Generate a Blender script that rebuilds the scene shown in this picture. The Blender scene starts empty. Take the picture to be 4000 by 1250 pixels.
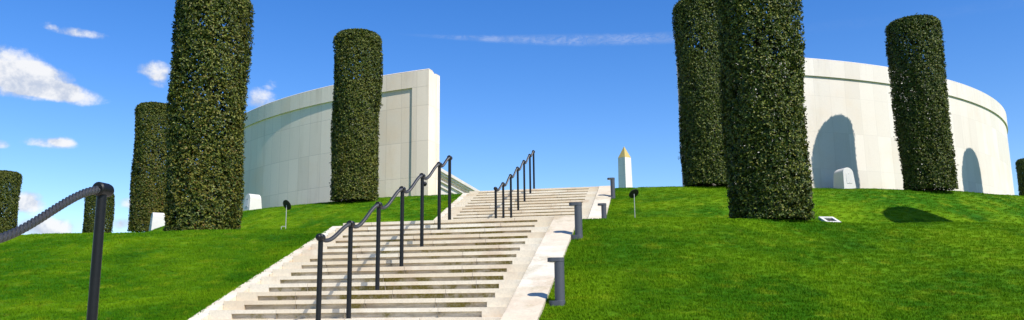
import bpy, math, random
import numpy as np
from mathutils import Matrix, Vector
random.seed(7)
rng = np.random.default_rng(7)
SC = bpy.context.scene
COL = SC.collection
PI = math.pi

#== layout ==
# the camera's eye is the origin; the stair axis starts at (X0, Y0) and climbs along bearing AL
X0, Y0, AL, ZB, TR, RI, LAND = -1.9891, 8.6994, .1908, -.3403, .3054, .11, 3.9973
FLIGHT = 16 * TR + LAND            # one flight and one landing
RISE = 16 * RI
NOSE = .12                         # front edge of a tread ahead of its post
CX, CY, DC = 4.13, 40.4, 32.3      # centre of the mound
SA, CA = math.sin(AL), math.cos(AL)
UL, UR = -2.02, 2.20               # outer edges of the stairs

def su2xy(s, u):
    return X0 + s * SA + u * CA, Y0 + s * CA - u * SA

def xy2su(x, y):
    dx, dy = x - X0, y - Y0
    return dx * SA + dy * CA, dx * CA - dy * SA

def sstep(a, b, v):
    t = np.clip((v - a) / (b - a), 0, 1)
    return t * t * (3 - 2 * t)

_zs = [ZB - RISE, ZB - RISE, ZB, ZB, ZB + RISE, ZB + RISE, ZB + 2 * RISE, ZB + 2 * RISE]
_s0 = [-60, -FLIGHT - NOSE, -FLIGHT + 15 * TR + TR - NOSE, -NOSE, 16 * TR - NOSE, FLIGHT - NOSE, FLIGHT + 16 * TR - NOSE, 200]

def height(s, u):
    """lawn height at station s along the stairs and u across them"""
    s = np.asarray(s, float); u = np.asarray(u, float)
    au = np.abs(u - .09)
    w = sstep(2.3, 7, au)
    rt = np.hypot(DC - s, u)
    front = sstep(DC - 13, DC - 20, s)            # 1 in front of the mound's middle
    wl = w * front + (1 - front)
    th = np.degrees(np.arctan2(u, DC - s))        # bearing round the mound, 0 on the stair axis
    shift = np.clip(-.085 * th, -1.0, 1.9) * sstep(22, 26, rt) * sstep(100, 60, np.abs(th)) * w
    r = (DC - s) * (1 - wl) + rt * wl
    z = 0
    for d in (-.22, -.08, .08, .22):
        z = z + np.interp(DC - (r - shift) + d, _s0, _zs) / 4
    z = z + .36 * w * np.exp(-((r - 20.5) / 1.25) ** 2)
    z = z - .13 * w * np.exp(-((th - 18) / 9) ** 2) * np.exp(-((r - 20.3) / 1.5) ** 2) + .05 * w * sstep(6, 16, th) * sstep(60, 45, th) * np.exp(-((r - 20.9) / 1.2) ** 2)
    z = z + w * .03 * (np.sin(s * 1.3 + u * .7) * np.sin(u * 1.1 - s * .4))
    return z - .05

def hxy(x, y):
    return float(height(*xy2su(x, y)))
#== end layout ==

# ------------------------------------------------------------------ helpers
class MB:
    def __init__(self):
        self.v, self.f, self.c = [], [], []
    def face(self, idx, col=None):
        self.f.append(idx); self.c.append(col or (0, 0, 0, 1))
    def box(self, x0, x1, y0, y1, z0, z1, col=None, skip=''):
        n = len(self.v)
        self.v += [(x, y, z) for z in (z0, z1) for y in (y0, y1) for x in (x0, x1)]
        for k, q in (('b', (0, 2, 3, 1)), ('t', (4, 5, 7, 6)), ('f', (0, 1, 5, 4)), ('k', (2, 6, 7, 3)), ('l', (0, 4, 6, 2)), ('r', (1, 3, 7, 5))):
            if k not in skip: self.face([n + i for i in q], col)
    def hexa(self, p, col=None):
        n = len(self.v); self.v += p
        for q in ((0, 2, 3, 1), (4, 5, 7, 6), (0, 1, 5, 4), (2, 6, 7, 3), (0, 4, 6, 2), (1, 3, 7, 5)):
            self.face([n + i for i in q], col)
    def tube(self, pts, rad, seg=12, cap=True, frame=None):
        n0 = len(self.v); m = len(pts)
        P = [Vector(p) for p in pts]
        for i in range(m):
            d = (P[min(i + 1, m - 1)] - P[max(i - 1, 0)]).normalized()
            ref = Vector((1, 0, 0)) if abs(d.x) < .9 else Vector((0, 1, 0))
            a = d.cross(ref).normalized(); b = d.cross(a)
            r = rad[i] if hasattr(rad, '__len__') else rad
            for k in range(seg):
                q = P[i] + (a * math.cos(2 * PI * k / seg) + b * math.sin(2 * PI * k / seg)) * r
                self.v.append(tuple(q))
        for i in range(m - 1):
            for k in range(seg):
                k2 = (k + 1) % seg
                self.face([n0 + i * seg + k, n0 + i * seg + k2, n0 + (i + 1) * seg + k2, n0 + (i + 1) * seg + k])
        if cap:
            self.face([n0 + k for k in range(seg)][::-1]); self.face([n0 + (m - 1) * seg + k for k in range(seg)])
    def prism(self, poly, z0, z1, col=None):
        n = len(self.v); m = len(poly)
        self.v += [(x, y, z0) for x, y in poly] + [(x, y, z1) for x, y in poly]
        self.face([n + i for i in range(m)][::-1], col); self.face([n + m + i for i in range(m)], col)
        for i in range(m):
            j = (i + 1) % m; self.face([n + i, n + j, n + m + j, n + m + i], col)
    def loft(self, rings, closed=True, cap=True, col=None):
        n = len(self.v); m = len(rings[0])
        for r in rings: self.v += [tuple(p) for p in r]
        for i in range(len(rings) - 1):
            for k in range(m if closed else m - 1):
                k2 = (k + 1) % m
                self.face([n + i * m + k, n + i * m + k2, n + (i + 1) * m + k2, n + (i + 1) * m + k], col)
        if cap:
            self.face([n + k for k in range(m)][::-1], col); self.face([n + (len(rings) - 1) * m + k for k in range(m)], col)
    def build(self, name, mat, parent=None, smooth=False, bevel=0, fix=True):
        me = bpy.data.meshes.new(name)
        me.from_pydata(self.v, [], self.f); me.update()
        ca = me.color_attributes.new('tone', 'FLOAT_COLOR', 'CORNER')
        flat = []
        for f, c in zip(self.f, self.c): flat += list(c) * len(f)
        ca.data.foreach_set('color', flat)
        if fix:
            import bmesh
            bm = bmesh.new(); bm.from_mesh(me); bmesh.ops.recalc_face_normals(bm, faces=bm.faces); bm.to_mesh(me); bm.free()
        me.materials.append(mat)
        o = bpy.data.objects.new(name, me); COL.objects.link(o)
        if parent: o.parent = parent
        if smooth:
            me.polygons.foreach_set('use_smooth', [True] * len(me.polygons))
            me.set_sharp_from_angle(angle=math.radians(40))
        if bevel:
            b = o.modifiers.new('bevel', 'BEVEL'); b.width = bevel; b.segments = 2; b.limit_method = 'ANGLE'; b.angle_limit = math.radians(50)
        return o

def thing(name, label, cat, loc, rz=0, group=None):
    o = bpy.data.objects.new(name, None); COL.objects.link(o)
    o.location = loc; o.rotation_euler = (0, 0, rz); o.empty_display_size = .2
    o['label'] = label; o['category'] = cat
    if group: o['group'] = group
    return o

def dup(root, loc, rz, label):
    def cp(o, parent):
        c = o.copy(); COL.objects.link(c); c.parent = parent
        for ch in list(o.children): cp(ch, c)
        return c
    r = cp(root, None); r.location = loc; r.rotation_euler = (0, 0, rz); r['label'] = label
    return r

class NT:
    """small node-tree writer"""
    def __init__(self, nt): self.nt = nt; nt.nodes.clear()
    def n(self, t, ins=None, **kw):
        d = self.nt.nodes.new(t)
        for k, v in kw.items(): setattr(d, k, v)
        for k, v in (ins or {}).items():
            if hasattr(v, 'is_linked'): self.nt.links.new(v, d.inputs[k])
            else: d.inputs[k].default_value = v
        return d
    def math(self, op, a, b=0., c=0., clamp=False):
        return self.n('ShaderNodeMath', {0: a, 1: b, 2: c}, operation=op, use_clamp=clamp).outputs[0]
    def mix(self, f, a, b, mode='MIX'):
        d = self.n('ShaderNodeMix', data_type='RGBA', blend_type=mode)
        for i, v in ((0, f), (6, a), (7, b)):
            if hasattr(v, 'is_linked'): self.nt.links.new(v, d.inputs[i])
            else: d.inputs[i].default_value = v if i == 0 else (tuple(v) + (1,))[:4]
        return d.outputs[2]
    def noise(self, vec, scale, detail=4, rough=.55, dist=0):
        return self.n('ShaderNodeTexNoise', {'Vector': vec, 'Scale': scale, 'Detail': detail, 'Roughness': rough, 'Distortion': dist}).outputs['Fac']
    def ramp(self, f, a, b, lo=0., hi=1., smooth=True):
        return self.n('ShaderNodeMapRange', {0: f, 1: a, 2: b, 3: lo, 4: hi}, interpolation_type='SMOOTHSTEP' if smooth else 'LINEAR').outputs[0]
    def vmul(self, v, s):
        return self.n('ShaderNodeVectorMath', {0: v, 1: s}, operation='MULTIPLY').outputs[0]

def new_mat(name):
    m = bpy.data.materials.new(name); m.use_nodes = True
    return m, NT(m.node_tree)

def finish(t, color, rough=.7, spec=.3, bump=None, strength=.3, dist=.01, metallic=0.):
    ins = {'Base Color': color, 'Roughness': rough, 'Specular IOR Level': spec, 'Metallic': metallic}
    if bump is not None:
        ins['Normal'] = t.n('ShaderNodeBump', {'Height': bump, 'Strength': strength, 'Distance': dist}).outputs[0]
    b = t.n('ShaderNodeBsdfPrincipled', ins)
    o = t.n('ShaderNodeOutputMaterial', {'Surface': b.outputs[0]})
    return b

# ------------------------------------------------------------------ materials
def mat_stair():
    m, t = new_mat('stair_stone')
    pos = t.n('ShaderNodeNewGeometry').outputs['Position']
    at = t.n('ShaderNodeAttribute', attribute_name='tone')
    sep = t.n('ShaderNodeSeparateColor', {0: at.outputs['Color']})
    slab, rec, joint = sep.outputs[0], sep.outputs[1], sep.outputs[2]
    big = t.noise(pos, 1.7, 5, .6)
    fine = t.noise(pos, 38, 4, .65)
    c = t.mix(slab, (.75, .69, .565), (.67, .57, .415))
    c = t.mix(t.ramp(big, .50, .70, 0, .85), c, (.62, .50, .36))
    c = t.mix(t.ramp(t.noise(pos, 5, 6, .7), .52, .75, 0, .35), c, (.54, .48, .38))
    c = t.mix(t.ramp(fine, .35, .75, 0, .32), c, (.42, .37, .30))
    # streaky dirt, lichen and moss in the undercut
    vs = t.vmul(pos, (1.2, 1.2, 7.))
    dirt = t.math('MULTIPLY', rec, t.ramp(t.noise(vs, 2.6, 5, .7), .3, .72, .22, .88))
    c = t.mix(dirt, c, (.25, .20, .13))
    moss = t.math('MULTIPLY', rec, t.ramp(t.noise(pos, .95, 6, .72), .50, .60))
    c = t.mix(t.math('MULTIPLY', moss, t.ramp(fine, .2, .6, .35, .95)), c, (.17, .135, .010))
    mossn = t.ramp(t.noise(pos, 1.3, 7, .75), .63, .70, 0, .75)
    c = t.mix(t.math('MULTIPLY', mossn, t.ramp(t.noise(pos, 16, 4, .7), .4, .6)), c, (.24, .20, .045))
    c = t.mix(t.math('MULTIPLY', joint, .8), c, (.12, .095, .06))
    finish(t, c, .85, .2, fine, .25, .006)
    return m

def mat_wall(name, tint, joint_amt, stain):
    """ashlar cladding: UV u runs along the wall in metres, v is the height"""
    m, t = new_mat(name)
    uv = t.n('ShaderNodeUVMap', uv_map='wall').outputs[0]
    pos = t.n('ShaderNodeNewGeometry').outputs['Position']
    sp = t.n('ShaderNodeSeparateXYZ', {0: uv})
    U, V = sp.outputs[0], sp.outputs[1]
    def line(x, period, w):
        q = t.math('ABSOLUTE', t.math('SUBTRACT', t.math('FRACT', t.math('DIVIDE', x, period)), .5))
        return t.ramp(q, .5 - w / period, .5 - .35 * w / period)
    jl = t.math('MAXIMUM', line(U, .55, .016), line(t.math('SUBTRACT', V, 5.46 + .5 * 1.095 - 20 * 1.095), 1.095, .016))
    cell = t.n('ShaderNodeCombineXYZ', {0: t.math('FLOOR', t.math('ADD', t.math('DIVIDE', U, .55), .0)), 1: t.math('FLOOR', t.math('DIVIDE', t.math('SUBTRACT', V, 5.46 + .5 * 1.095 - 20 * 1.095), 1.095))})
    rnd = t.n('ShaderNodeTexWhiteNoise', {'Vector': cell.outputs[0]}, noise_dimensions='3D').outputs['Value']
    a = tuple(x * .91 for x in tint); b = (tint[0] * 1.05, tint[1] * 1.055, tint[2] * 1.07)
    c = t.mix(rnd, a, b)
    streak = t.noise(t.vmul(pos, (1.4, 1.4, .22)), 1.5, 5, .65)
    c = t.mix(t.ramp(streak, .52, .78, 0, stain), c, tuple(x * y for x, y in zip(tint, (.74, .70, .64))))
    warm = t.noise(pos, .6, 4, .6)
    c = t.mix(t.ramp(warm, .5, .75, 0, stain * .9), c, tuple(x * y for x, y in zip(tint, (.97, .85, .70))))
    top = t.ramp(V, 6.55, 7.15, 0, 1, False)
    drip = t.ramp(t.noise(t.vmul(pos, (5, 5, .5)), 1.2, 5, .7), .45, .75, 0, .45)
    c = t.mix(t.math('MULTIPLY', t.math('MULTIPLY', top, drip), stain * 2.), c, tuple(x * .62 for x in tint))
    foot = t.ramp(V, 3.1, 3.75, 1, 0)
    c = t.mix(t.math('MULTIPLY', foot, t.ramp(t.noise(pos, 2.2, 5, .7), .35, .7, 0, .35)), c, tuple(x * y for x, y in zip(tint, (.80, .66, .48))))
    grain = t.noise(pos, 22, 4, .65)
    c = t.mix(t.ramp(grain, .4, .8, 0, .14), c, tuple(x * .62 for x in tint))
    c = t.mix(t.math('MULTIPLY', jl, joint_amt), c, tuple(x * .5 for x in tint))
    h = t.math('SUBTRACT', t.math('MULTIPLY', grain, .12), jl)
    finish(t, c, .8, .2, h, .35 * joint_amt + .05, .012)
    return m

def mat_plain(name, color, rough, spec=.4, var=.25, scale=18, metallic=0., speck=None):
    m, t = new_mat(name)
    pos = t.n('ShaderNodeTexCoord').outputs['Object']
    n1 = t.noise(pos, scale, 5, .65)
    c = t.mix(t.ramp(n1, .35, .75, 0, var), color, tuple(x * .5 for x in color))
    if speck:
        c = t.mix(t.ramp(t.noise(pos, scale * 5, 2, .5), .70, .74, 0, .7), c, speck)
    finish(t, c, rough, spec, n1, .12, .004, metallic)
    return m

def mat_leaf():
    m, t = new_mat('hedge_leaf')
    g = t.n('ShaderNodeNewGeometry'); rnd = g.outputs['Random Per Island']; pos = g.outputs['Position']
    oc = t.n('ShaderNodeObjectInfo').outputs['Color']
    zl = t.n('ShaderNodeSeparateXYZ', {0: t.n('ShaderNodeTexCoord').outputs['Object']}).outputs[2]
    auto = t.math('MULTIPLY', t.n('ShaderNodeSeparateColor', {0: oc}).outputs[0], t.ramp(zl, 0, 4.5, 1.25, .7))          # how far the tree has turned
    cr = t.n('ShaderNodeValToRGB', {0: rnd})
    e = cr.color_ramp
    e.elements[0].position = 0; e.elements[0].color = (.013, .027, .005, 1)
    e.elements[1].position = 1; e.elements[1].color = (.21, .235, .028, 1)
    for p, c in ((.35, (.025, .051, .008, 1)), (.62, (.064, .105, .013, 1)), (.86, (.115, .150, .019, 1))):
        x = e.elements.new(p); x.color = c
    r2 = t.n('ShaderNodeTexWhiteNoise', {'W': rnd}, noise_dimensions='1D').outputs['Value']
    patch = t.noise(pos, 1.6, 4, .6)
    turned = t.math('MULTIPLY', t.ramp(t.math('ADD', t.math('MULTIPLY', patch, .9), t.math('MULTIPLY', r2, .6)), .62, 1.05), auto)
    c = t.mix(turned, cr.outputs[0], (.20, .165, .022))
    rust = t.math('MULTIPLY', t.ramp(r2, .955, .975), auto)
    c = t.mix(rust, c, (.19, .075, .018))
    yel = t.math('MULTIPLY', t.ramp(r2, .80, .88), t.math('SUBTRACT', .75, t.math('MULTIPLY', rust, .7)))
    c = t.mix(yel, c, (.19, .19, .026))
    p = t.n('ShaderNodeBsdfPrincipled', {'Base Color': c, 'Roughness': .48, 'Specular IOR Level': .30})
    tl = t.n('ShaderNodeBsdfTranslucent', {'Color': t.mix(.5, c, (.12, .15, .01))})
    ms = t.n('ShaderNodeMixShader', {0: .10, 1: p.outputs[0], 2: tl.outputs[0]})
    t.n('ShaderNodeOutputMaterial', {'Surface': ms.outputs[0]})
    return m

def grass_color(t, pos):
    flat = t.vmul(pos, (1., 1.5, 1.))
    big = t.noise(flat, .55, 5, .6)
    mid = t.noise(t.vmul(pos, (1., 2.2, 1.)), 2.3, 5, .65)
    c = t.mix(t.ramp(big, .36, .66), (.038, .148, .001), (.145, .275, .002))
    c = t.mix(t.ramp(mid, .50, .72, 0, .75), c, (.23, .30, .007))
    c = t.mix(t.ramp(t.noise(pos, 3.7, 4, .6), .62, .76, 0, .55), c, (.17, .15, .014))
    c = t.mix(t.ramp(t.noise(pos, 1.1, 3, .5), .58, .72, 0, .6), c, (.016, .105, .004))
    return c

def mat_ground():
    m, t = new_mat('lawn')
    pos = t.n('ShaderNodeNewGeometry').outputs['Position']
    c = grass_color(t, pos)
    fine = t.noise(t.vmul(pos, (1, 1, .6)), 55, 4, .8)
    c = t.mix(t.ramp(fine, .35, .62, .4, 0), c, (.022, .070, .003))
    finish(t, c, .9, .1, fine, .8, .03)
    return m

def mat_blade():
    m, t = new_mat('grass_blade')
    g = t.n('ShaderNodeNewGeometry'); pos = g.outputs['Position']; rnd = g.outputs['Random Per Island']
    ri = t.n('ShaderNodeObjectInfo').outputs['Random']
    c = grass_color(t, pos)
    k = t.math('ADD', t.math('MULTIPLY', rnd, .8), t.math('MULTIPLY', ri, .35))
    c = t.mix(t.ramp(k, .25, 1.0, 0, .38), c, (.155, .29, .008))
    c = t.mix(t.ramp(rnd, .975, .985, 0, .7), c, (.36, .33, .15))
    p = t.n('ShaderNodeBsdfPrincipled', {'Base Color': c, 'Roughness': .7, 'Specular IOR Level': .06})
    tl = t.n('ShaderNodeBsdfTranslucent', {'Color': c})
    ms = t.n('ShaderNodeMixShader', {0: .25, 1: p.outputs[0], 2: tl.outputs[0]})
    t.n('ShaderNodeOutputMaterial', {'Surface': ms.outputs[0]})
    return m

def mat_obelisk():
    m, t = new_mat('obelisk_stone')
    pos = t.n('ShaderNodeTexCoord').outputs['Object']
    sp = t.n('ShaderNodeSeparateXYZ', {0: pos})
    q = t.math('ABSOLUTE', t.math('SUBTRACT', t.math('FRACT', t.math('DIVIDE', sp.outputs[2], .95)), .5))
    jl = t.ramp(q, .485, .495)
    c = t.mix(t.ramp(t.noise(t.vmul(pos, (3, 3, .35)), 1.2, 5, .6), .42, .8, 0, .6), (.76, .72, .66), (.58, .50, .40))
    c = t.mix(t.math('MULTIPLY', jl, .45), c, (.34, .30, .25))
    finish(t, c, .8, .2)
    return m

M = dict(
    stair=mat_stair(),
    wallL_lit=mat_wall('wall_stone_left_lit', (.86, .745, .59), .30, .5),  # same stone as the right wall; tint lightened and warmed in place of sunlight
    wallR=mat_wall('wall_stone_right', (.74, .68, .595), .13, .40),
    iron=mat_plain('black_iron', (.009, .0092, .010), .42, .28, .5, 30),
    rope=mat_plain('rope_metal', (.035, .035, .036), .40, .6, .5, 60),
    bollard=mat_plain('grey_bollard_paint', (.074, .080, .093), .5, .4, .18, 60, 0, (.22, .22, .22)),
    lens=mat_plain('frosted_lens', (.55, .55, .52), .4),
    bark=mat_plain('bark', (.06, .045, .03), .9, .2, .5, 9),
    block=mat_plain('white_block', (.62, .61, .58), .75, .2, .12, 5),
    plate=mat_plain('block_plate', (.58, .575, .55), .5, .4, .08, 7),
    dark=mat_plain('dark_slot', (.05, .05, .05), .7),
    pole=mat_plain('galvanised_pole', (.42, .42, .40), .45, .5, .15, 40),
    disc=mat_plain('dark_disc', (.030, .032, .022), .6, .3, .3, 20),
    grille=mat_plain('grille_metal', (.06, .055, .05), .6, .4, .3, 20),
    obelisk=mat_obelisk(),
    gold=mat_plain('gilding', (.66, .49, .15), .45, .5, .3, 6, .3),
    leaf=mat_leaf(), ground=mat_ground(), blade=mat_blade(),
)

# ------------------------------------------------------------------ ground: one sheet to the horizon
def axis(parts):
    out = []
    for a, b, st in parts:
        n = max(1, round((b - a) / st)); out += [a + (b - a) * i / n for i in range(n)]
    return out + [parts[-1][1]]
ug = axis([(-900, -200, 100), (-200, -50, 15), (-50, -28, 1), (-28, -12, .4), (-12, UL - .06, .2), (UL - .06, UL, .06), (UL, UL + .05, .05), (UL + .05, UR - .05, 1), (UR - .05, UR, .05), (UR, UR + .06, .06), (UR + .06, 14, .2), (14, 28, .4), (28, 50, 1), (50, 200, 15), (200, 900, 100)])
sg = axis([(-900, -100, 100), (-100, -20, 8), (-20, -10, .5), (-10, 20, .18), (20, 34, .4), (34, 70, .8), (70, 110, 5), (110, 1500, 120)])
ug, sg = np.array(ug), np.array(sg)
U, S = np.meshgrid(ug, sg)
Z = height(S, U)
inside = (U > UL + .02) & (U < UR - .02) & (S > -9.6) & (S < 50)
Z = np.where(inside, Z - .45, Z)
Xg, Yg = su2xy(S, U)
nu, ns = len(ug), len(sg)
def quick_mesh(name, co, quads, mat):
    me = bpy.data.meshes.new(name)
    co = np.asarray(co, np.float32); quads = np.asarray(quads, np.int32); k = quads.shape[1]
    me.vertices.add(len(co)); me.vertices.foreach_set('co', co.ravel())
    me.loops.add(quads.size); me.loops.foreach_set('vertex_index', quads.ravel())
    me.polygons.add(len(quads)); me.polygons.foreach_set('loop_start', np.arange(0, quads.size, k, dtype=np.int32))
    me.update(calc_edges=True); me.validate()
    me.materials.append(mat)
    return me
idx = np.arange(nu * ns).reshape(ns, nu)
quads = np.stack([idx[:-1, :-1], idx[:-1, 1:], idx[1:, 1:], idx[1:, :-1]], -1).reshape(-1, 4)
gm = quick_mesh('ground', np.stack([Xg, Yg, Z], -1).reshape(-1, 3), quads, M['ground'])
gm.polygons.foreach_set('use_smooth', [True] * len(gm.polygons))
ground = bpy.data.objects.new('ground', gm); COL.objects.link(ground); ground['kind'] = 'structure'

# grass blades: tufts scattered over the lawn (nobody could count them)
def make_tuft():
    co, tri = [], []
    for i in range(42):
        a, rr = rng.uniform(0, 2 * PI), .075 * math.sqrt(rng.uniform())
        x, y = rr * math.cos(a), rr * math.sin(a)
        h = rng.uniform(.009, .022); w = rng.uniform(.0022, .0042)
        d = rng.uniform(0, 2 * PI); lean = rng.uniform(.1, .9) * h
        lx, ly = lean * math.cos(d), lean * math.sin(d)
        f = rng.uniform(0, 2 * PI); wx, wy = w * math.cos(f), w * math.sin(f)
        n = len(co)
        co += [(x - wx, y - wy, -.006), (x + wx, y + wy, -.006), (x + wx * .7 + lx * .4, y + wy * .7 + ly * .4, h * .6), (x + lx, y + ly, h), (x - wx * .7 + lx * .4, y - wy * .7 + ly * .4, h * .6)]
        tri += [(n, n + 1, n + 2), (n, n + 2, n + 4), (n + 4, n + 2, n + 3)]
    return bpy.data.objects.new('grass_tuft', quick_mesh('grass_tuft', co, tri, M['blade']))
tuft = make_tuft()
su_ = axis([(-30, UL - .01, .25)]) ; sv_ = axis([(UR + .01, 16, .25)])
co, fq, dens = [], [], []
def lawn_patch(us, ss):
    U, S = np.meshgrid(us, ss); Zp = height(S, U); x, y = su2xy(S, U)
    n0 = sum(len(c) for c in co); i = np.arange(U.size).reshape(U.shape) + n0
    q = np.stack([i[:-1, :-1], i[:-1, 1:], i[1:, 1:], i[1:, :-1]], -1).reshape(-1, 4)
    sc, uc = (S[:-1, :-1] + .1).ravel(), (U[:-1, :-1] + .1).ravel()
    r = np.hypot(DC - sc, uc); keep = (r > 18.05)
    keep &= ~((uc < -12) & (sc < 3))
    co.append(np.stack([x, y, Zp], -1).reshape(-1, 3)); fq.append(q[keep])
    d = np.hypot(x, y).ravel()
    uu = U.ravel(); rim = (np.minimum(np.abs(uu - UL), np.abs(uu - UR)) < .3)
    dens.append(np.clip(420 * (9. / np.maximum(d, 7)) ** 1.5, 60, 420) * np.where(rim, 2.2, 1.))
ss_ = axis([(-1.2, 27, .25)])
lawn_patch(su_, ss_); lawn_patch(sv_, ss_)
pm = quick_mesh('grass', np.concatenate(co), np.concatenate(fq), M['blade'])
att = pm.attributes.new('dens', 'FLOAT', 'POINT')
dn = np.concatenate(dens).astype(np.float32)
att.data.foreach_set('value', dn[:len(pm.vertices)])
grass = bpy.data.objects.new('grass', pm); COL.objects.link(grass); grass['kind'] = 'stuff'
ng = bpy.data.node_groups.new('scatter', 'GeometryNodeTree')
ng.interface.new_socket('Geometry', in_out='INPUT', socket_type='NodeSocketGeometry')
ng.interface.new_socket('Geometry', in_out='OUTPUT', socket_type='NodeSocketGeometry')
N = ng.nodes; Lk = ng.links
gi, go = N.new('NodeGroupInput'), N.new('NodeGroupOutput')
ds = N.new('GeometryNodeDistributePointsOnFaces'); na = N.new('GeometryNodeInputNamedAttribute'); na.data_type = 'FLOAT'; na.inputs['Name'].default_value = 'dens'
io = N.new('GeometryNodeInstanceOnPoints'); oi = N.new('GeometryNodeObjectInfo'); oi.inputs['Object'].default_value = tuft
rv = N.new('FunctionNodeRandomValue'); rv.data_type = 'FLOAT_VECTOR'; rv.inputs[0].default_value = (-.12, -.12, 0); rv.inputs[1].default_value = (.12, .12, 2 * PI)
rs = N.new('FunctionNodeRandomValue'); rs.data_type = 'FLOAT'; rs.inputs[2].default_value = .7; rs.inputs[3].default_value = 1.25
Lk.new(gi.outputs[0], ds.inputs['Mesh']); Lk.new(na.outputs[0], ds.inputs['Density'])
Lk.new(ds.outputs['Points'], io.inputs['Points']); Lk.new(oi.outputs['Geometry'], io.inputs['Instance'])
Lk.new(rv.outputs[0], io.inputs['Rotation']); Lk.new(rs.outputs[1], io.inputs['Scale']); Lk.new(io.outputs[0], go.inputs[0])
mod = grass.modifiers.new('scatter', 'NODES'); mod.node_group = ng

# ------------------------------------------------------------------ stairs
SL, SR = -1.84, 1.80              # ends of the step blocks
def make_stairs(label):
    t = thing('stone_staircase', label, 'steps', (*su2xy(0, 0), ZB), -AL, 'flights of the stone stairway')
    rr = random.Random(3)
    for l in range(1, 17):
        b = MB()
        y0 = TR * l - NOSE; z0, z1 = RI * (l - 1), RI * l
        y1 = y0 + TR + .07
        rl, rx = SL + .27 + rr.uniform(-.02, .02), SR - .29 + rr.uniform(-.02, .02)
        cuts = [rl] + sorted(rl + (rx - rl) * (k + rr.uniform(.25, .75)) / 3 for k in range(3)) + [rx]
        # split into slabs; each slab its own tone, thin dark joint between
        edges = [(SL, rl, False)]
        segs = []
        tones = [max(0, min(1, rr.gauss(.42, .33))) for _ in range(6)]
        for k in range(4): segs.append((cuts[k], cuts[k + 1], tones[k]))
        b.box(SL, rl, y0, y1, z0 + .0005, z1, (tones[0], 0, 0, 1), 'r')
        b.box(rx, SR, y0, y1, z0 + .0005, z1, (tones[3], 0, 0, 1), 'l')
        zr = z0 + RI * .57 + rr.uniform(-.003, .003); dp = .031
        for k, (a, c, tn) in enumerate(segs):
            g = .005 if k < 3 else 0
            dz = rr.uniform(-.0015, .0015); dy = rr.uniform(-.002, .002)
            b.box(a, c - g, y0 + dy, y1, zr, z1 + dz * (0 < k < 3), (tn, 0, 0, 1))
            b.box(a, c - g, y0 + dp, y1 - .002, z0 + .0005, zr, (tn, 1, 0, 1), 'tb')
            if g: b.box(c - g, c, y0 + .004, y1 - .003, z0 + .001, z1 - .002, (tn, 0, 1, 1))
        # inner cheeks of the undercut
        n = len(b.v); b.v += [(rl, y0, z0), (rl, y0 + dp, z0), (rl, y0 + dp, zr), (rl, y0, zr), (rx, y0, z0), (rx, y0 + dp, z0), (rx, y0 + dp, zr), (rx, y0, zr)]
        b.face([n, n + 1, n + 2, n + 3], (tones[0], .5, 0, 1)); b.face([n + 7, n + 6, n + 5, n + 4], (tones[3], .5, 0, 1))
        b.build('step', M['stair'], t, fix=False)
    # sloping kerbs at both sides, in slabs
    for (ua, ub, off) in ((UL, SL - .004, -.048), (SR + .004, UR, .004)):
        b = MB(); k0, k1 = -NOSE - .10, 16 * TR - NOSE - .0
        n = 6
        for i in range(n):
            a, c = k0 + (k1 - k0) * i / n, k0 + (k1 - k0) * (i + 1) / n
            za, zc = (a + NOSE) * RI / TR + off, (c + NOSE) * RI / TR + off
            tn = min(1, max(0, rr.gauss(.5, .4)))
            g = .018
            p = [(x, y, z - d) for d in (.35, 0) for (y, z) in ((a, za), (c - g, zc)) for x in (ua, ub)]
            b.hexa(p, (tn, .30, 0, 1))
            if i < n - 1:
                p = [(x, y, z - d) for d in (.35, .004) for (y, z) in ((c - g, zc), (c, zc)) for x in (ua + .001, ub - .001)]
                b.hexa(p, (tn, 0, 1, 1))
        b.build('kerb', M['stair'], t)
    return t
stairs = make_stairs('lower flight of pale stone steps with mossy undercuts behind the near handrail')
dup(stairs, (*su2xy(FLIGHT, 0), ZB + RISE), -AL, 'upper flight of pale stone steps climbing to the gap between the walls')
def slab(name, s0, s1, ua, ub, z, rows):
    b = MB()
    for i in range(rows):
        for j in range(4):
            a, c = s0 + (s1 - s0) * i / rows, s0 + (s1 - s0) * (i + 1) / rows
            d, e = ua + (ub - ua) * j / 4, ua + (ub - ua) * (j + 1) / 4
            b.box(d, e - .004, a, c - .004, -.25, random.uniform(-.001, .001), (max(0, random.gauss(.3, .25)), 0, 0, 1))
    o = b.build(name, M['stair']); o.location = (*su2xy(0, 0), z); o.rotation_euler = (0, 0, -AL); o['kind'] = 'structure'
    return o
slab('landing', 16 * TR - NOSE + TR + .08, FLIGHT + TR - NOSE + .06, UL, UR, ZB + RISE - .003, 4)
slab('landing', -LAND + TR - NOSE + .08, TR - NOSE + .06, UL, UR, ZB - .003, 4)
slab('paving', FLIGHT + 16 * TR - NOSE + TR + .08, 50, UL, UR, ZB + 2 * RISE - .003, 24)
dup(stairs, (*su2xy(-FLIGHT, 0), ZB - RISE), -AL, 'front flight of pale stone steps under the near rope post, below the frame')

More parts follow.
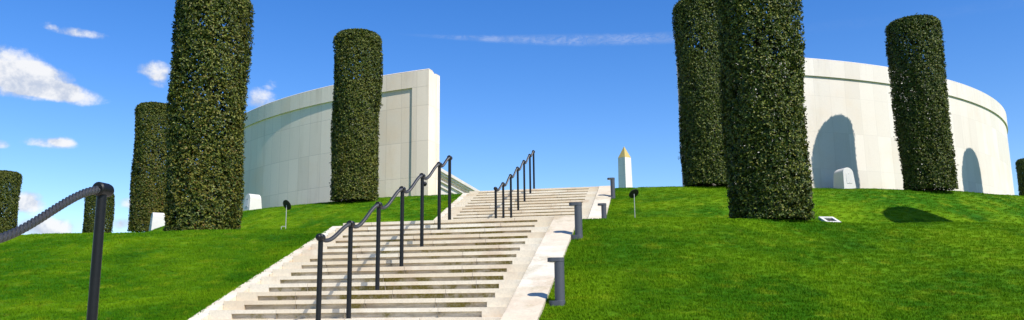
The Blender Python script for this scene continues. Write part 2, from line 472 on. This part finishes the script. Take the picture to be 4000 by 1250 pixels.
# ------------------------------------------------------------------ rope handrails
def make_rail(label, lev=None):
    t = thing('rope_handrail', label, 'handrail', (*su2xy(0, 0), ZB), -AL, 'black rope handrails up the middle of the steps')
    hp = 1.0725
    lev = lev or [(0, -.188), (2, .622), (5, 1.527), (8, 2.443), (11, 3.359), (14, 4.276), (16, 4.90)]
    tops = []
    for i, (l, s) in enumerate(lev):
        z = RI * l; b = MB()
        b.tube([(0, s, z - .01), (0, s, z + .006), (0, s, z + .007), (0, s, z + hp - .02)], [.035, .035, .0275, .0262], 16)
        post = b.build('post', M['iron'], t, True)
        c = MB(); R = .040; L = .042
        prof = [(-L, .026), (-L, R - .008), (-L + .007, R), (L - .007, R), (L, R - .008), (L, .026)]
        c.tube([(0, s + y, z + hp) for y, _ in prof], [r for _, r in prof], 20)
        c.build('collar', M['iron'], post, True)
        if i in (0, len(lev) - 1):
            d = -1 if i == 0 else 1
            e = MB(); pr = [(L - .002, .036), (L + .006, .037), (L + .014, .034), (L + .015, .031), (L + .027, .025), (L + .034, .016), (L + .037, .004)]
            e.tube([(0, s + d * y, z + hp) for y, _ in pr], [r for _, r in pr], 20)
            e.build('end_cap', M['iron'], post, True)
        tops.append((s, z + hp))
    # twisted rope: three strands along an S-curve from collar to collar
    path = []
    for (s0, z0), (s1, z1) in zip(tops, tops[1:]):
        n = max(20, round((s1 - s0) / .0062))
        for i in range(n):
            q = i / n; h00, h01 = 2 * q ** 3 - 3 * q * q + 1, -2 * q ** 3 + 3 * q * q
            h10, h11 = q ** 3 - 2 * q * q + q, q ** 3 - q * q
            ds = s1 - s0
            sag = -.014 * ds * math.sin(PI * q)
            path.append((s0 + ds * q, h00 * z0 + h01 * z1 + h10 * ds * -.32 + h11 * ds * .06 + sag))
    path.append(tops[-1])
    P = np.array(path); T = np.gradient(P, axis=0); T /= np.linalg.norm(T, axis=1)[:, None]
    arc = np.concatenate([[0], np.cumsum(np.linalg.norm(np.diff(P, axis=0), axis=1))])
    r = MB()
    for k in range(3):
        ph = arc / .078 * 2 * PI + k * 2 * PI / 3
        off = .0138
        # normals: x axis and in-plane normal
        nx = np.stack([np.zeros(len(P)), -T[:, 1], T[:, 0]], -1)
        cen = np.stack([np.zeros(len(P)), P[:, 0], P[:, 1]], -1) + off * (np.cos(ph)[:, None] * np.array([1., 0, 0]) + np.sin(ph)[:, None] * nx)
        r.tube([tuple(p) for p in cen], .0100, 8)
    r.tube([(0, p[0], p[1]) for p in P[::4]], .011, 8)
    r.build('rope', M['rope'], t, True, fix=False)
    return t
rail = make_rail('middle rope handrail with seven black posts on the lower flight of steps')
dup(rail, (*su2xy(FLIGHT, -.02), ZB + RISE), -AL, 'far rope handrail with seven black posts on the upper flight of steps')
fr = make_rail('near rope handrail with thick twisted rope ending at the left foreground post', [(1, .50), (4, 1.43), (7, 2.35), (10, 3.27), (13, 4.13), (16, 5.05)])
fs, fu = xy2su(-2.31, 4.5)
fr.location = (*su2xy(fs - 5.05, fu), -.402 - RISE); fr['group'] = 'black rope handrails up the middle of the steps'

# ------------------------------------------------------------------ walls
def wall_uv(o, fn):
    me = o.data; uvl = me.uv_layers.new(name='wall')
    for lp in me.loops:
        uvl.data[lp.index].uv = fn(me.vertices[lp.vertex_index].co)

def arc_wall(name, label, th0, th1, mat, sign):
    """curved wall round the mound's centre; th in degrees from -Y, the stair end at th0"""
    RO, REC = 18.0, .05
    z0, zc, zt = 2.6, 6.60, 7.14
    root = thing(name, label, 'memorial wall', (CX, CY, 0), 0, 'curved stone walls of the memorial')
    def P(th, r, z): a = math.radians(th); return (r * math.sin(a), -r * math.cos(a), z)
    n = int(abs(th1 - th0) / .75)
    pier = math.degrees(.58 / RO) * (1 if th1 > th0 else -1)
    def sweep(profile, a, b, m, name):
        B = MB()
        B.loft([[P(a + (b - a) * i / m, r, z) for r, z in profile] for i in range(m + 1)])
        o = B.build(name, mat, root)
        wall_uv(o, lambda c: (math.atan2(c.x, -c.y) * RO + 60 + .3 * (RO - math.hypot(c.x, c.y)), c.z))
        return o
    # panel wall, coping, end pier, inner leaf
    sweep([(RO - REC, z0), (RO - REC, zc + .02), (RO - .42, zc + .02), (RO - .42, z0)], th0 + pier * .9, th1, n, 'panel_wall')
    cop = [(RO, zc), (RO, zt - .015), (RO - .015, zt)]
    for k in range(1, 8):
        q = k / 7 * PI / 2; cop.append((RO - .16 - .26 * math.sin(q), zt - .26 + .26 * math.cos(q)))
    cop += [(RO - .42, zc)]
    sweep(cop, th0, th1, n, 'coping')
    sweep([(RO - .002, z0), (RO - .002, zc - .002), (RO - .418, zc - .002), (RO - .418, z0)], th0, th0 + pier, 3, 'end_pier')
    inner = [(RO - .43, z0)]
    for k in range(0, 6):
        q = k / 5 * PI / 2; inner.append((RO - .43 - .12 + .12 * math.cos(q), zt - .14 + .12 * math.sin(q)))
    inner += [(RO - .80, zt - .02), (RO - .80, z0)]
    sweep(inner, th0 + pier * .06, th1, n, 'inner_leaf')
    return root
arc_wall('curved_wall', 'curved grey cream stone wall left of the steps with a framed panel', -21.6, -178, M['wallL_lit'], 1)
arc_wall('curved_wall', 'bright curved stone wall right of the steps with tree shadows on it', 2.6, 157, M['wallR'], 1)

# straight inner wall with stepped cornice, left of the axis inside the ring
root = thing('inner_wall', 'low straight stone wall with stepped cornice behind the left curved wall end', 'wall', (*su2xy(18.5, -6.2), 0), -AL)
def iw(name, x1, z0, z1, x0=-.7, y0=0., y1=26.):
    b = MB(); b.box(x0, x1, y0, y1, z0, z1); o = b.build(name, M['wallR'], root)
    wall_uv(o, lambda c: (c.y + c.x, c.z)); return o
iw('wall_body', -.05, 2.9, 5.20); iw('frieze', .02, 5.202, 5.40); iw('ledge', .10, 5.402, 5.46)
iw('frieze', 0, 5.462, 5.60); iw('cornice', .10, 5.602, 5.68); iw('cornice', .18, 5.682, 5.77); iw('cornice', .25, 5.772, 5.915)

# small round fitting on the left wall's end
def fitting(x, y, z):
    t = thing('wall_fitting', 'small round dark fitting on the end of the left curved wall', 'fitting', (x, y, z))
    b = MB(); pr = [(-.07, .008), (-.06, .035), (-.035, .058), (0, .068), (.035, .058), (.06, .035), (.07, .008)]
    b.tube([(0, 0, q) for q, _ in pr], [r for _, r in pr], 16); b.build('globe', M['iron'], t, True)
    b = MB(); b.tube([(0, 0, 0), (-.08, .10, 0)], .015, 8); b.build('bracket', M['iron'], t, True)
fitting(-2.56, 23.35, 3.54)

# obelisk beyond the ring
ox, oy = 10.62, 75.
t = thing('obelisk', 'pale stone obelisk with gilded pointed tip standing behind the hilltop', 'obelisk', (ox, oy, -.4), math.radians(41))
b = MB()
rings = [[(sx * w / 2, sy * w / 2, z) for sx, sy in ((-1, -1), (1, -1), (1, 1), (-1, 1))] for w, z in ((1.17, 0), (.855, 14.04))]
b.loft(rings); b.build('shaft', M['obelisk'], t)
b = MB(); w = .87
b.loft([[(sx * q / 2, sy * q / 2, z) for sx, sy in ((-1, -1), (1, -1), (1, 1), (-1, 1))] for q, z in ((w, 14.042), (.01, 15.15))]); b.build('gilded_tip', M['gold'], t)
b = MB(); b.box(-1.1, 1.1, -1.1, 1.1, -.3, .35); b.build('plinth', M['obelisk'], t)

# ------------------------------------------------------------------ clipped column trees
def crown_mesh(seed, R, H, nc, ni):
    """a clipped cylinder of leaves: nc twig tips with a few leaves each, and ni inner leaves behind them"""
    g = np.random.default_rng(seed); lobe = g.uniform(0, 2 * PI, 8)
    def shell(n, dep):
        nt = int(n * .10); side = np.arange(n) >= nt
        ang = g.uniform(0, 2 * PI, n); z = .02 + (H - .04) * g.uniform(0, 1, n)
        wob = .026 * np.sin(3 * ang + lobe[0] + z * 1.4) + .022 * np.sin(5 * ang + lobe[1] - 2.3 * z) + .014 * np.sin(11 * ang + lobe[2] + 5.1 * z)
        rad = R * (.95 + .10 * z / H) - dep + wob
        z[:nt] = H - dep[:nt] * .7; rad[:nt] = R * np.sqrt(g.uniform(0, 1, nt))
        sh = .22; over = np.clip(z - (H - sh), 0, sh); lim = R * 1.04 - sh + np.sqrt(sh * sh - over * over)
        k = over > 0; rad[k] = np.minimum(rad[k], lim[k] - dep[k] * .4)
        f = np.sin(2 * ang + lobe[3] + 1.7 * z) * np.sin(3 * z + lobe[4] + ang) + .5 * np.sin(9 * ang + lobe[5]) * np.sin(8 * z + lobe[6])
        thin = side & (f > .58) & (z > .42 * H) & (z < .95 * H) & (g.uniform(0, 1, n) < .6)
        kp = ~thin
        out = np.stack([np.cos(ang), np.sin(ang), np.full(n, .12)], -1); out[~side] = (0, 0, 1.)
        return np.stack([rad * np.cos(ang), rad * np.sin(ang), z], -1)[kp], out[kp], kp
    d = np.minimum(g.exponential(.045, nc), .22); stray = g.uniform(0, 1, nc) < .012; d[stray] -= g.uniform(.02, .07, stray.sum())
    pc, oc, kp0 = shell(nc, d); stray_k = stray[kp0]
    m = 6
    pos = np.repeat(pc, m, 0); out = np.repeat(oc, m, 0); n1 = len(pos)
    axis_ = np.repeat(oc + g.normal(0, .35, oc.shape), m, 0)
    dirs = g.normal(0, 1, (n1, 3)); dirs -= axis_ * (dirs * axis_).sum(1)[:, None] / (axis_ ** 2).sum(1)[:, None]
    dirs /= np.linalg.norm(dirs, axis=1)[:, None]
    tg1 = dirs + axis_ * g.uniform(-.1, .7, n1)[:, None]; tg1 /= np.linalg.norm(tg1, axis=1)[:, None]
    L1 = g.uniform(.027, .051, n1)
    p1 = pos + tg1 * (L1 * .55)[:, None] - out * g.uniform(0, .05, n1)[:, None]
    rr1 = np.hypot(p1[:, 0], p1[:, 1]); lim1 = R * (.95 + .10 * p1[:, 2] / H) + .035 + np.repeat(stray_k, m) * .08
    p1[:, :2] *= np.minimum(1, lim1 / np.maximum(rr1, 1e-6))[:, None]
    nr1 = axis_ * .9 + g.normal(0, .36, (n1, 3))
    pi_, oi_, _ = shell(ni, .06 + np.minimum(g.exponential(.10, ni), .34)); n2 = len(pi_)
    p = np.concatenate([p1, pi_]); tg = np.concatenate([tg1, g.normal(0, 1, (n2, 3))]); nrm = np.concatenate([nr1, oi_ + g.normal(0, .6, (n2, 3))])
    L = np.concatenate([L1, g.uniform(.045, .075, n2)])[:, None]; n = n1 + n2
    nrm -= tg * (nrm * tg).sum(1)[:, None] / (tg * tg).sum(1)[:, None]
    nrm /= np.linalg.norm(nrm, axis=1)[:, None]; tg /= np.linalg.norm(tg, axis=1)[:, None]
    bi = np.cross(nrm, tg); W = L * g.uniform(.23, .33, n)[:, None]
    fold = nrm * W * g.uniform(.05, .6, n)[:, None]
    v = np.stack([p - tg * L * .5, p - tg * L * .12 + bi * W + fold, p + tg * L * .18 + bi * W * .86 + fold, p + tg * L * .5 - nrm * L * .12,
                  p + tg * L * .18 - bi * W * .86 + fold, p - tg * L * .12 - bi * W + fold], 1).reshape(-1, 3)
    v[:, 2] = np.maximum(v[:, 2], .0)
    b = np.arange(n)[:, None] * 6
    q = np.stack([b + [0, 1, 2, 3], b + [0, 3, 4, 5]], 1).reshape(-1, 4)
    return quick_mesh('crown', v, q, M['leaf'])
def trunk_mb(seed, H):
    g = random.Random(seed); b = MB()
    b.tube([(0, 0, -.1), (.01, 0, .1), (.02, -.01, H * .4), (0, .02, H * .75), (0, 0, H - .35)], [.12, .10, .075, .045, .012], 10)
    for i in range(26):
        z = .25 + (H - .7) * i / 26; a = g.uniform(0, 2 * PI); L = g.uniform(.4, .56)
        c, s = math.cos(a), math.sin(a)
        b.tube([(0, 0, z), (c * L * .5, s * L * .5, z + .12), (c * L, s * L, z + .3)], [.022, .014, .004], 5)
    return b
CROWNS = [crown_mesh(11 + i, .69, 4.9, 18000, 26000) for i in range(3)]
TRUNK = trunk_mb(5, 4.9).build('trunk', M['bark'])
TRUNK_ME = TRUNK.data; bpy.data.objects.remove(TRUNK)
def column_tree(x, y, H, dia, turned, label, rz, var, zoff=0.):
    z = hxy(x, y) + zoff
    t = thing('column_tree', label, 'clipped tree', (x, y, z), rz, 'clipped column trees on the mound')
    c = bpy.data.objects.new('crown', CROWNS[var]); COL.objects.link(c); c.parent = t
    c.scale = (dia / 1.42, dia / 1.42, H / 4.9); c.color = (turned, 0, 0, 1)
    k = bpy.data.objects.new('trunk', TRUNK_ME); COL.objects.link(k); k.parent = t
    k.scale = (dia / 1.42, dia / 1.42, H / 4.9)
TREES = [
 (-6.06, 15.7, 4.95, 1.50, .70, 'very tall leafy column tree at left cut off by the top of the picture', .3, 0),
 (-4.42, 22.4, 4.88, 1.38, .45, 'column tree in front of the left curved wall and its framed panel', 1.9, 1),
 (4.43, 13.8, 4.95, 1.47, .25, 'huge dark column tree right of the steps cut off by the top edge', 2.6, 2),
 (11.15, 21.4, 4.75, 1.40, .12, 'dark column tree standing free before the bright right curved wall', 4.0, 1),
 (5.31, 21.6, 5.25, 1.44, .08, 'dark column tree half hidden behind the huge right column tree', 5.2, 0),
 (-13.42, 29.7, 4.8, 1.46, .9, 'brownish column tree just left of and behind the very tall left one', 3.3, 2),
 (-22.35, 35.0, 4.7, 1.40, .5, 'column tree cut off by the left edge of the picture', 1.2, 0),
 (-21.4, 41.5, 4.7, 1.40, .2, 'small far column tree seen behind the near left rope post', 2.2, 1),
 (26.75, 41.0, 5.45, 1.42, .1, 'far column tree cut off by the right edge beyond the curved wall', .9, 2),
 (17.05, 24.05, 4.95, 1.40, .1, 'column tree beyond the right edge whose shadow falls on the right wall', .1, 1),
 (12.1, 15.95, 5.45, 1.50, .1, 'column tree beyond the right edge whose shadow lies on the grass slope', 5.9, 0),
]
for a in TREES: column_tree(*a)

# ------------------------------------------------------------------ bollard lights
def make_bollard(loc, rz, label):
    t = thing('bollard_light', label, 'bollard light', loc, rz, 'bollard lights along the right kerb')
    H, R = .515, .056
    b = MB(); b.tube([(0, 0, -.03), (0, 0, H - .048)], R, 28); b.build('post', M['bollard'], t, True)
    def stad(d, r):
        pts = []
        for k in range(15): a = -PI / 2 + PI * k / 14; pts.append((r * math.cos(a), r * math.sin(a)))
        for k in range(15): a = PI / 2 + PI * k / 14; pts.append((-d + r * math.cos(a), r * math.sin(a)))
        return pts
    b = MB(); b.prism(stad(.074, R + .003), H - .047, H); b.build('lamp_head', M['bollard'], t, True, bevel=.003)
    b = MB(); b.prism(stad(.072, R - .014), H - .052, H - .0475); o = b.build('lens', M['lens'], t)
    b = MB(); b.prism(stad(.064, R + .004), -.03, .035); b.build('base_plate', M['bollard'], t, True, bevel=.003)
    return t
BL = [((.96, 2.37), 'grey bollard light nearest the camera beside the lower steps'),
      ((3.61, 2.31), 'grey bollard light near the top of the lower steps by the landing'),
      ((12.35, 2.25), 'grey bollard light beside the upper steps against the sky'),
      ((9.6, 2.22), 'bollard light standing dark in the shade below the highest one')]
b0 = None
for (s, u), lab in BL:
    x, y = su2xy(s, u); z = float(height(s, u)) + .02
    if b0 is None: b0 = make_bollard((x, y, z), -AL, lab)
    else: dup(b0, (x, y, z), -AL, lab)

# ------------------------------------------------------------------ round discs on thin poles
def disc_post(x, y, H, tilt, yaw, label):
    t = thing('disc_post', label, 'disc post', (x, y, hxy(x, y)), 0, 'dark discs on thin poles')
    b = MB(); b.tube([(0, 0, -.06), (0, 0, H)], .0062, 10); b.build('pole', M['pole'], t, True)
    b = MB(); b.tube([(-.075, 0, -.05), (-.075, 0, .045), (-.07, 0, .05), (0, 0, .05)], .006, 8); b.build('peg', M['pole'], t, True)
    n = Vector((math.sin(yaw) * math.cos(tilt), -math.cos(yaw) * math.cos(tilt), -math.sin(tilt)))
    c = Vector((0, 0, H)) - n * .012
    b = MB(); b.tube([c - n * .006, c - n * .005, c + n * .005, c + n * .006], [.089, .093, .093, .089], 36); b.build('disc', M['disc'], t, True)
disc_post(2.09, 13.75, .50, .75, .55, 'dark disc on a thin pole on the lawn right of the steps')
disc_post(-3.93, 13.95, .42, .50, -.62, 'dark disc on a thin pole on the lawn left of the steps')

# ------------------------------------------------------------------ white round-topped blocks
def block(x, y, label, kind):
    a = math.atan2(x - CX, CY - y)                    # faces outward from the mound's centre
    z = hxy(x, y)
    t = thing('arched_block', label, 'stone block', (x, y, z), a, 'white round topped blocks by the walls')
    W0, W1, Hh, D0, D1 = .205, .165, .58, .24, .19
    def ring(f):
        pts = []
        h0 = Hh - W1
        pts.append((-W0, f(-.1), -.1)); 
        for k in range(13):
            q = PI - PI * k / 12; zz = h0 + W1 * math.sin(q); pts.append((W1 * math.cos(q), f(zz), zz))
        pts.append((W0, f(-.1), -.1))
        return pts
    dep = lambda zz: D0 + (D1 - D0) * max(0, zz) / Hh
    b = MB(); b.loft([ring(lambda zz: -dep(zz)), ring(lambda zz: dep(zz))]); b.build('body', M['block'], t, True, bevel=.008)
    b = MB()
    p = [(sx * .085, -dep(zz) + o, zz) for o in (-.004, .01) for zz in (.13, .42) for sx in (-1, 1)]
    p = [p[4], p[5], p[0], p[1], p[6], p[7], p[2], p[3]]
    b.hexa(p); pl = b.build('plate', M['plate'], t)
    for zz in (.155, .395):
        b = MB(); 
        if kind: b.box(-.045, .045, -dep(zz) - .009, -dep(zz), zz - .006, zz + .006)
        else: b.tube([(0, -dep(zz) - .008, zz), (0, -dep(zz), zz)], .007, 8)
        b.build('bolt', M['dark'], pl)
block(9.20, 22.15, 'white round topped block in the tree shadow at the right wall', 0)
block(-8.50, 26.25, 'white round topped block with slotted plate at the left wall', 1)
block(-12.62, 28.6, 'white round topped block partly hidden by the very tall left tree', 1)

# ------------------------------------------------------------------ framed grate in the slope
gx, gy = 7.17, 18.22
def slope_n(x, y, e=.2):
    return Vector((-(hxy(x + e, y) - hxy(x - e, y)) / 2 / e, -(hxy(x, y + e) - hxy(x, y - e)) / 2 / e, 1)).normalized()
t = thing('ground_grate', 'pale square frame with a dark grille set in the grass beside the huge right tree', 'ground grate', (gx, gy, hxy(gx, gy) + .03))
t.rotation_mode = 'QUATERNION'; t.rotation_quaternion = slope_n(gx, gy).to_track_quat('Z', 'Y') 
b = MB(); A, I = .18, .115
for q in ((-A, A, I, A), (-A, A, -A, -I), (-A, -I, -I, I), (I, A, -I, I)): b.box(q[0], q[1], q[2], q[3], -.12, .03)
b.build('frame', M['block'], t)
b = MB(); b.box(-I, I, -I, I, -.10, -.03)
for i in range(8): b.box(-I, I, -I + .23 * i / 8 + .006, -I + .23 * i / 8 + .019, -.03, .0)
b.build('grille', M['grille'], t)

# ------------------------------------------------------------------ sky, clouds, sun
SUN_AZ, SUN_EL = math.radians(138), math.radians(49.5)
sd = Vector((math.sin(SUN_AZ) * math.cos(SUN_EL), math.cos(SUN_AZ) * math.cos(SUN_EL), math.sin(SUN_EL)))
sl = bpy.data.lights.new('sun', 'SUN'); sl.energy = 4.9; sl.angle = math.radians(.5); sl.color = (1., .945, .85)
so = bpy.data.objects.new('sun', sl); COL.objects.link(so); so.rotation_euler = (-sd).to_track_quat('-Z', 'Y').to_euler(); so.location = (20, -20, 30)

W = bpy.data.worlds.new('World'); SC.world = W; W.use_nodes = True
t = NT(W.node_tree)
sky = t.n('ShaderNodeTexSky', sky_type='NISHITA', sun_disc=False, sun_elevation=SUN_EL, sun_rotation=SUN_AZ, altitude=100, air_density=1., dust_density=.25, ozone_density=3.)
dirv = t.n('ShaderNodeTexCoord').outputs['Generated']
sp = t.n('ShaderNodeSeparateXYZ', {0: dirv})
az = t.math('MULTIPLY', t.math('ARCTAN2', sp.outputs[0], sp.outputs[1]), 180 / PI)
el = t.math('MULTIPLY', t.math('ARCSINE', sp.outputs[2]), 180 / PI)
n1 = t.noise(dirv, 22, 7, .60, .3); n2 = t.noise(t.vmul(dirv, (1, 1, 2.2)), 60, 6, .65)
puff = t.math('ADD', t.math('MULTIPLY', t.math('SUBTRACT', n1, .5), 3.2), t.math('MULTIPLY', t.math('SUBTRACT', n2, .5), 1.6))
CL = [  # azimuth, elevation, half width, half height (degrees), strength
 (-33.2, 14.6, 3.0, 1.5, 1.), (-32.2, 13.3, 3.6, 1.0, .9), (-31.2, 13.9, 2.6, 1.25, 1.), (-29.0, 13.2, 2.2, .85, .85), (-29.2, 17.15, 2.3, .48, .72), (-31.0, 17.4, .7, .35, .42), (-24.6, 15.35, 1.5, .85, .8), (-24.3, 14.6, .9, .6, .55),
 (-17.8, 14.0, 1.5, 1.1, .8), (-17.0, 15.1, .8, .5, .5), (-30.3, 10.2, 1.9, .5, .75), (-29.6, 10.4, .9, .5, .5), (-33.2, 9.9, 1.0, .45, .75), (-31.2, 6.4, 1.3, .95, 1.2),
 (-30.2, 5.0, 2.5, .9, 1.1), (-25.5, 6.7, 1.0, .65, .8), (-25.9, 5.4, 1.5, .7, .8), (-33.4, 8.3, .8, .35, .6), (-39, 12, 3, 1.5, .9), (-44, 8, 4, 1.5, .8), (41, 12, 3, 1., .6), (52, 9, 4, 1.4, .8)]
F = None
for a, e, w, h, k in CL:
    x = t.math('DIVIDE', t.math('SUBTRACT', az, a), w); y0 = t.math('DIVIDE', t.math('SUBTRACT', el, e), h)
    y = t.math('MULTIPLY', y0, t.ramp(y0, -.3, .1, 1.3, .95))          # flatter below than above
    r2 = t.math('ADD', t.math('MULTIPLY', x, x), t.math('MULTIPLY', y, y))
    v = t.math('MULTIPLY', t.math('MAXIMUM', t.math('SUBTRACT', 1., r2), 0.), k)
    F = v if F is None else t.math('ADD', F, v)
n3 = t.noise(dirv, 150, 5, .7)
edge = t.math('ADD', t.math('MULTIPLY', puff, .55), t.math('MULTIPLY', t.math('SUBTRACT', n3, .5), .9))
v = t.math('ADD', t.math('SUBTRACT', t.math('MULTIPLY', F, 1.7), .45), edge)
mask = t.math('MULTIPLY', t.math('MULTIPLY', t.ramp(v, .0, 1.25), t.ramp(F, .0, .35)), .95)
# old vapour trail
ca = t.math('SUBTRACT', el, t.math('ADD', 18.98, t.math('MULTIPLY', t.math('ADD', az, 7.), -.032)))
prog = t.ramp(az, -8.5, 4, .10, .52, False)
tr = t.ramp(t.math('ABSOLUTE', t.math('DIVIDE', ca, prog)), 1., .2)
wisp = t.noise(t.vmul(dirv, (1., 1., 1.9)), 75, 6, .7, 1.2)
tr = t.math('MULTIPLY', t.math('MULTIPLY', tr, t.ramp(az, -9, -1)), t.math('MULTIPLY', t.ramp(wisp, .30, .68, .04, .24), t.ramp(az, 17, 10, .06, 1)))
mask = t.math('MAXIMUM', mask, tr)
hs = t.n('ShaderNodeHueSaturation', {'Hue': .513, 'Saturation': 1.36, 'Value': 1., 'Fac': 1., 'Color': sky.outputs[0]})
grey = t.ramp(t.math('ADD', n1, t.math('MULTIPLY', mask, .35)), .35, .85)
nA = t.noise(t.n('ShaderNodeVectorMath', {0: dirv, 1: (.010, 0., .014)}, operation='ADD').outputs[0], 22, 7, .60, .3)
grey = t.ramp(t.math('ADD', t.math('MULTIPLY', t.math('SUBTRACT', n1, nA), 4.), t.math('MULTIPLY', mask, .45)), -.25, .65)
ccol = t.mix(grey, (3.1, 3.45, 4.15), (5.2, 5.2, 5.25))
c = t.mix(mask, hs.outputs[0], ccol)
bg = t.n('ShaderNodeBackground', {'Color': c, 'Strength': .15})
t.n('ShaderNodeOutputWorld', {'Surface': bg.outputs[0]})

# ------------------------------------------------------------------ camera
PITCH, ROLL = .1789, .0112
cam = bpy.data.cameras.new('camera'); co_ = bpy.data.objects.new('camera', cam); COL.objects.link(co_)
cam.sensor_fit = 'HORIZONTAL'; cam.sensor_width = 36; cam.lens = 3153.35 / 4000 * 36; cam.clip_end = 5000; cam.clip_start = .05
c_, s_ = math.cos(PITCH), math.sin(PITCH)
up0, r0, bk = Vector((0, -s_, c_)), Vector((1, 0, 0)), Vector((0, -c_, -s_))
rt = r0 * math.cos(ROLL) - up0 * math.sin(ROLL); up = r0 * math.sin(ROLL) + up0 * math.cos(ROLL)
m = Matrix((rt, up, bk)).transposed().to_4x4()
co_.matrix_world = m
SC.camera = co_
SC.view_settings.view_transform = 'Standard'; SC.view_settings.look = 'None'; SC.view_settings.exposure = .30; SC.view_settings.gamma = 1
SC.cycles.max_bounces = 6; SC.cycles.diffuse_bounces = 3; SC.cycles.transmission_bounces = 3
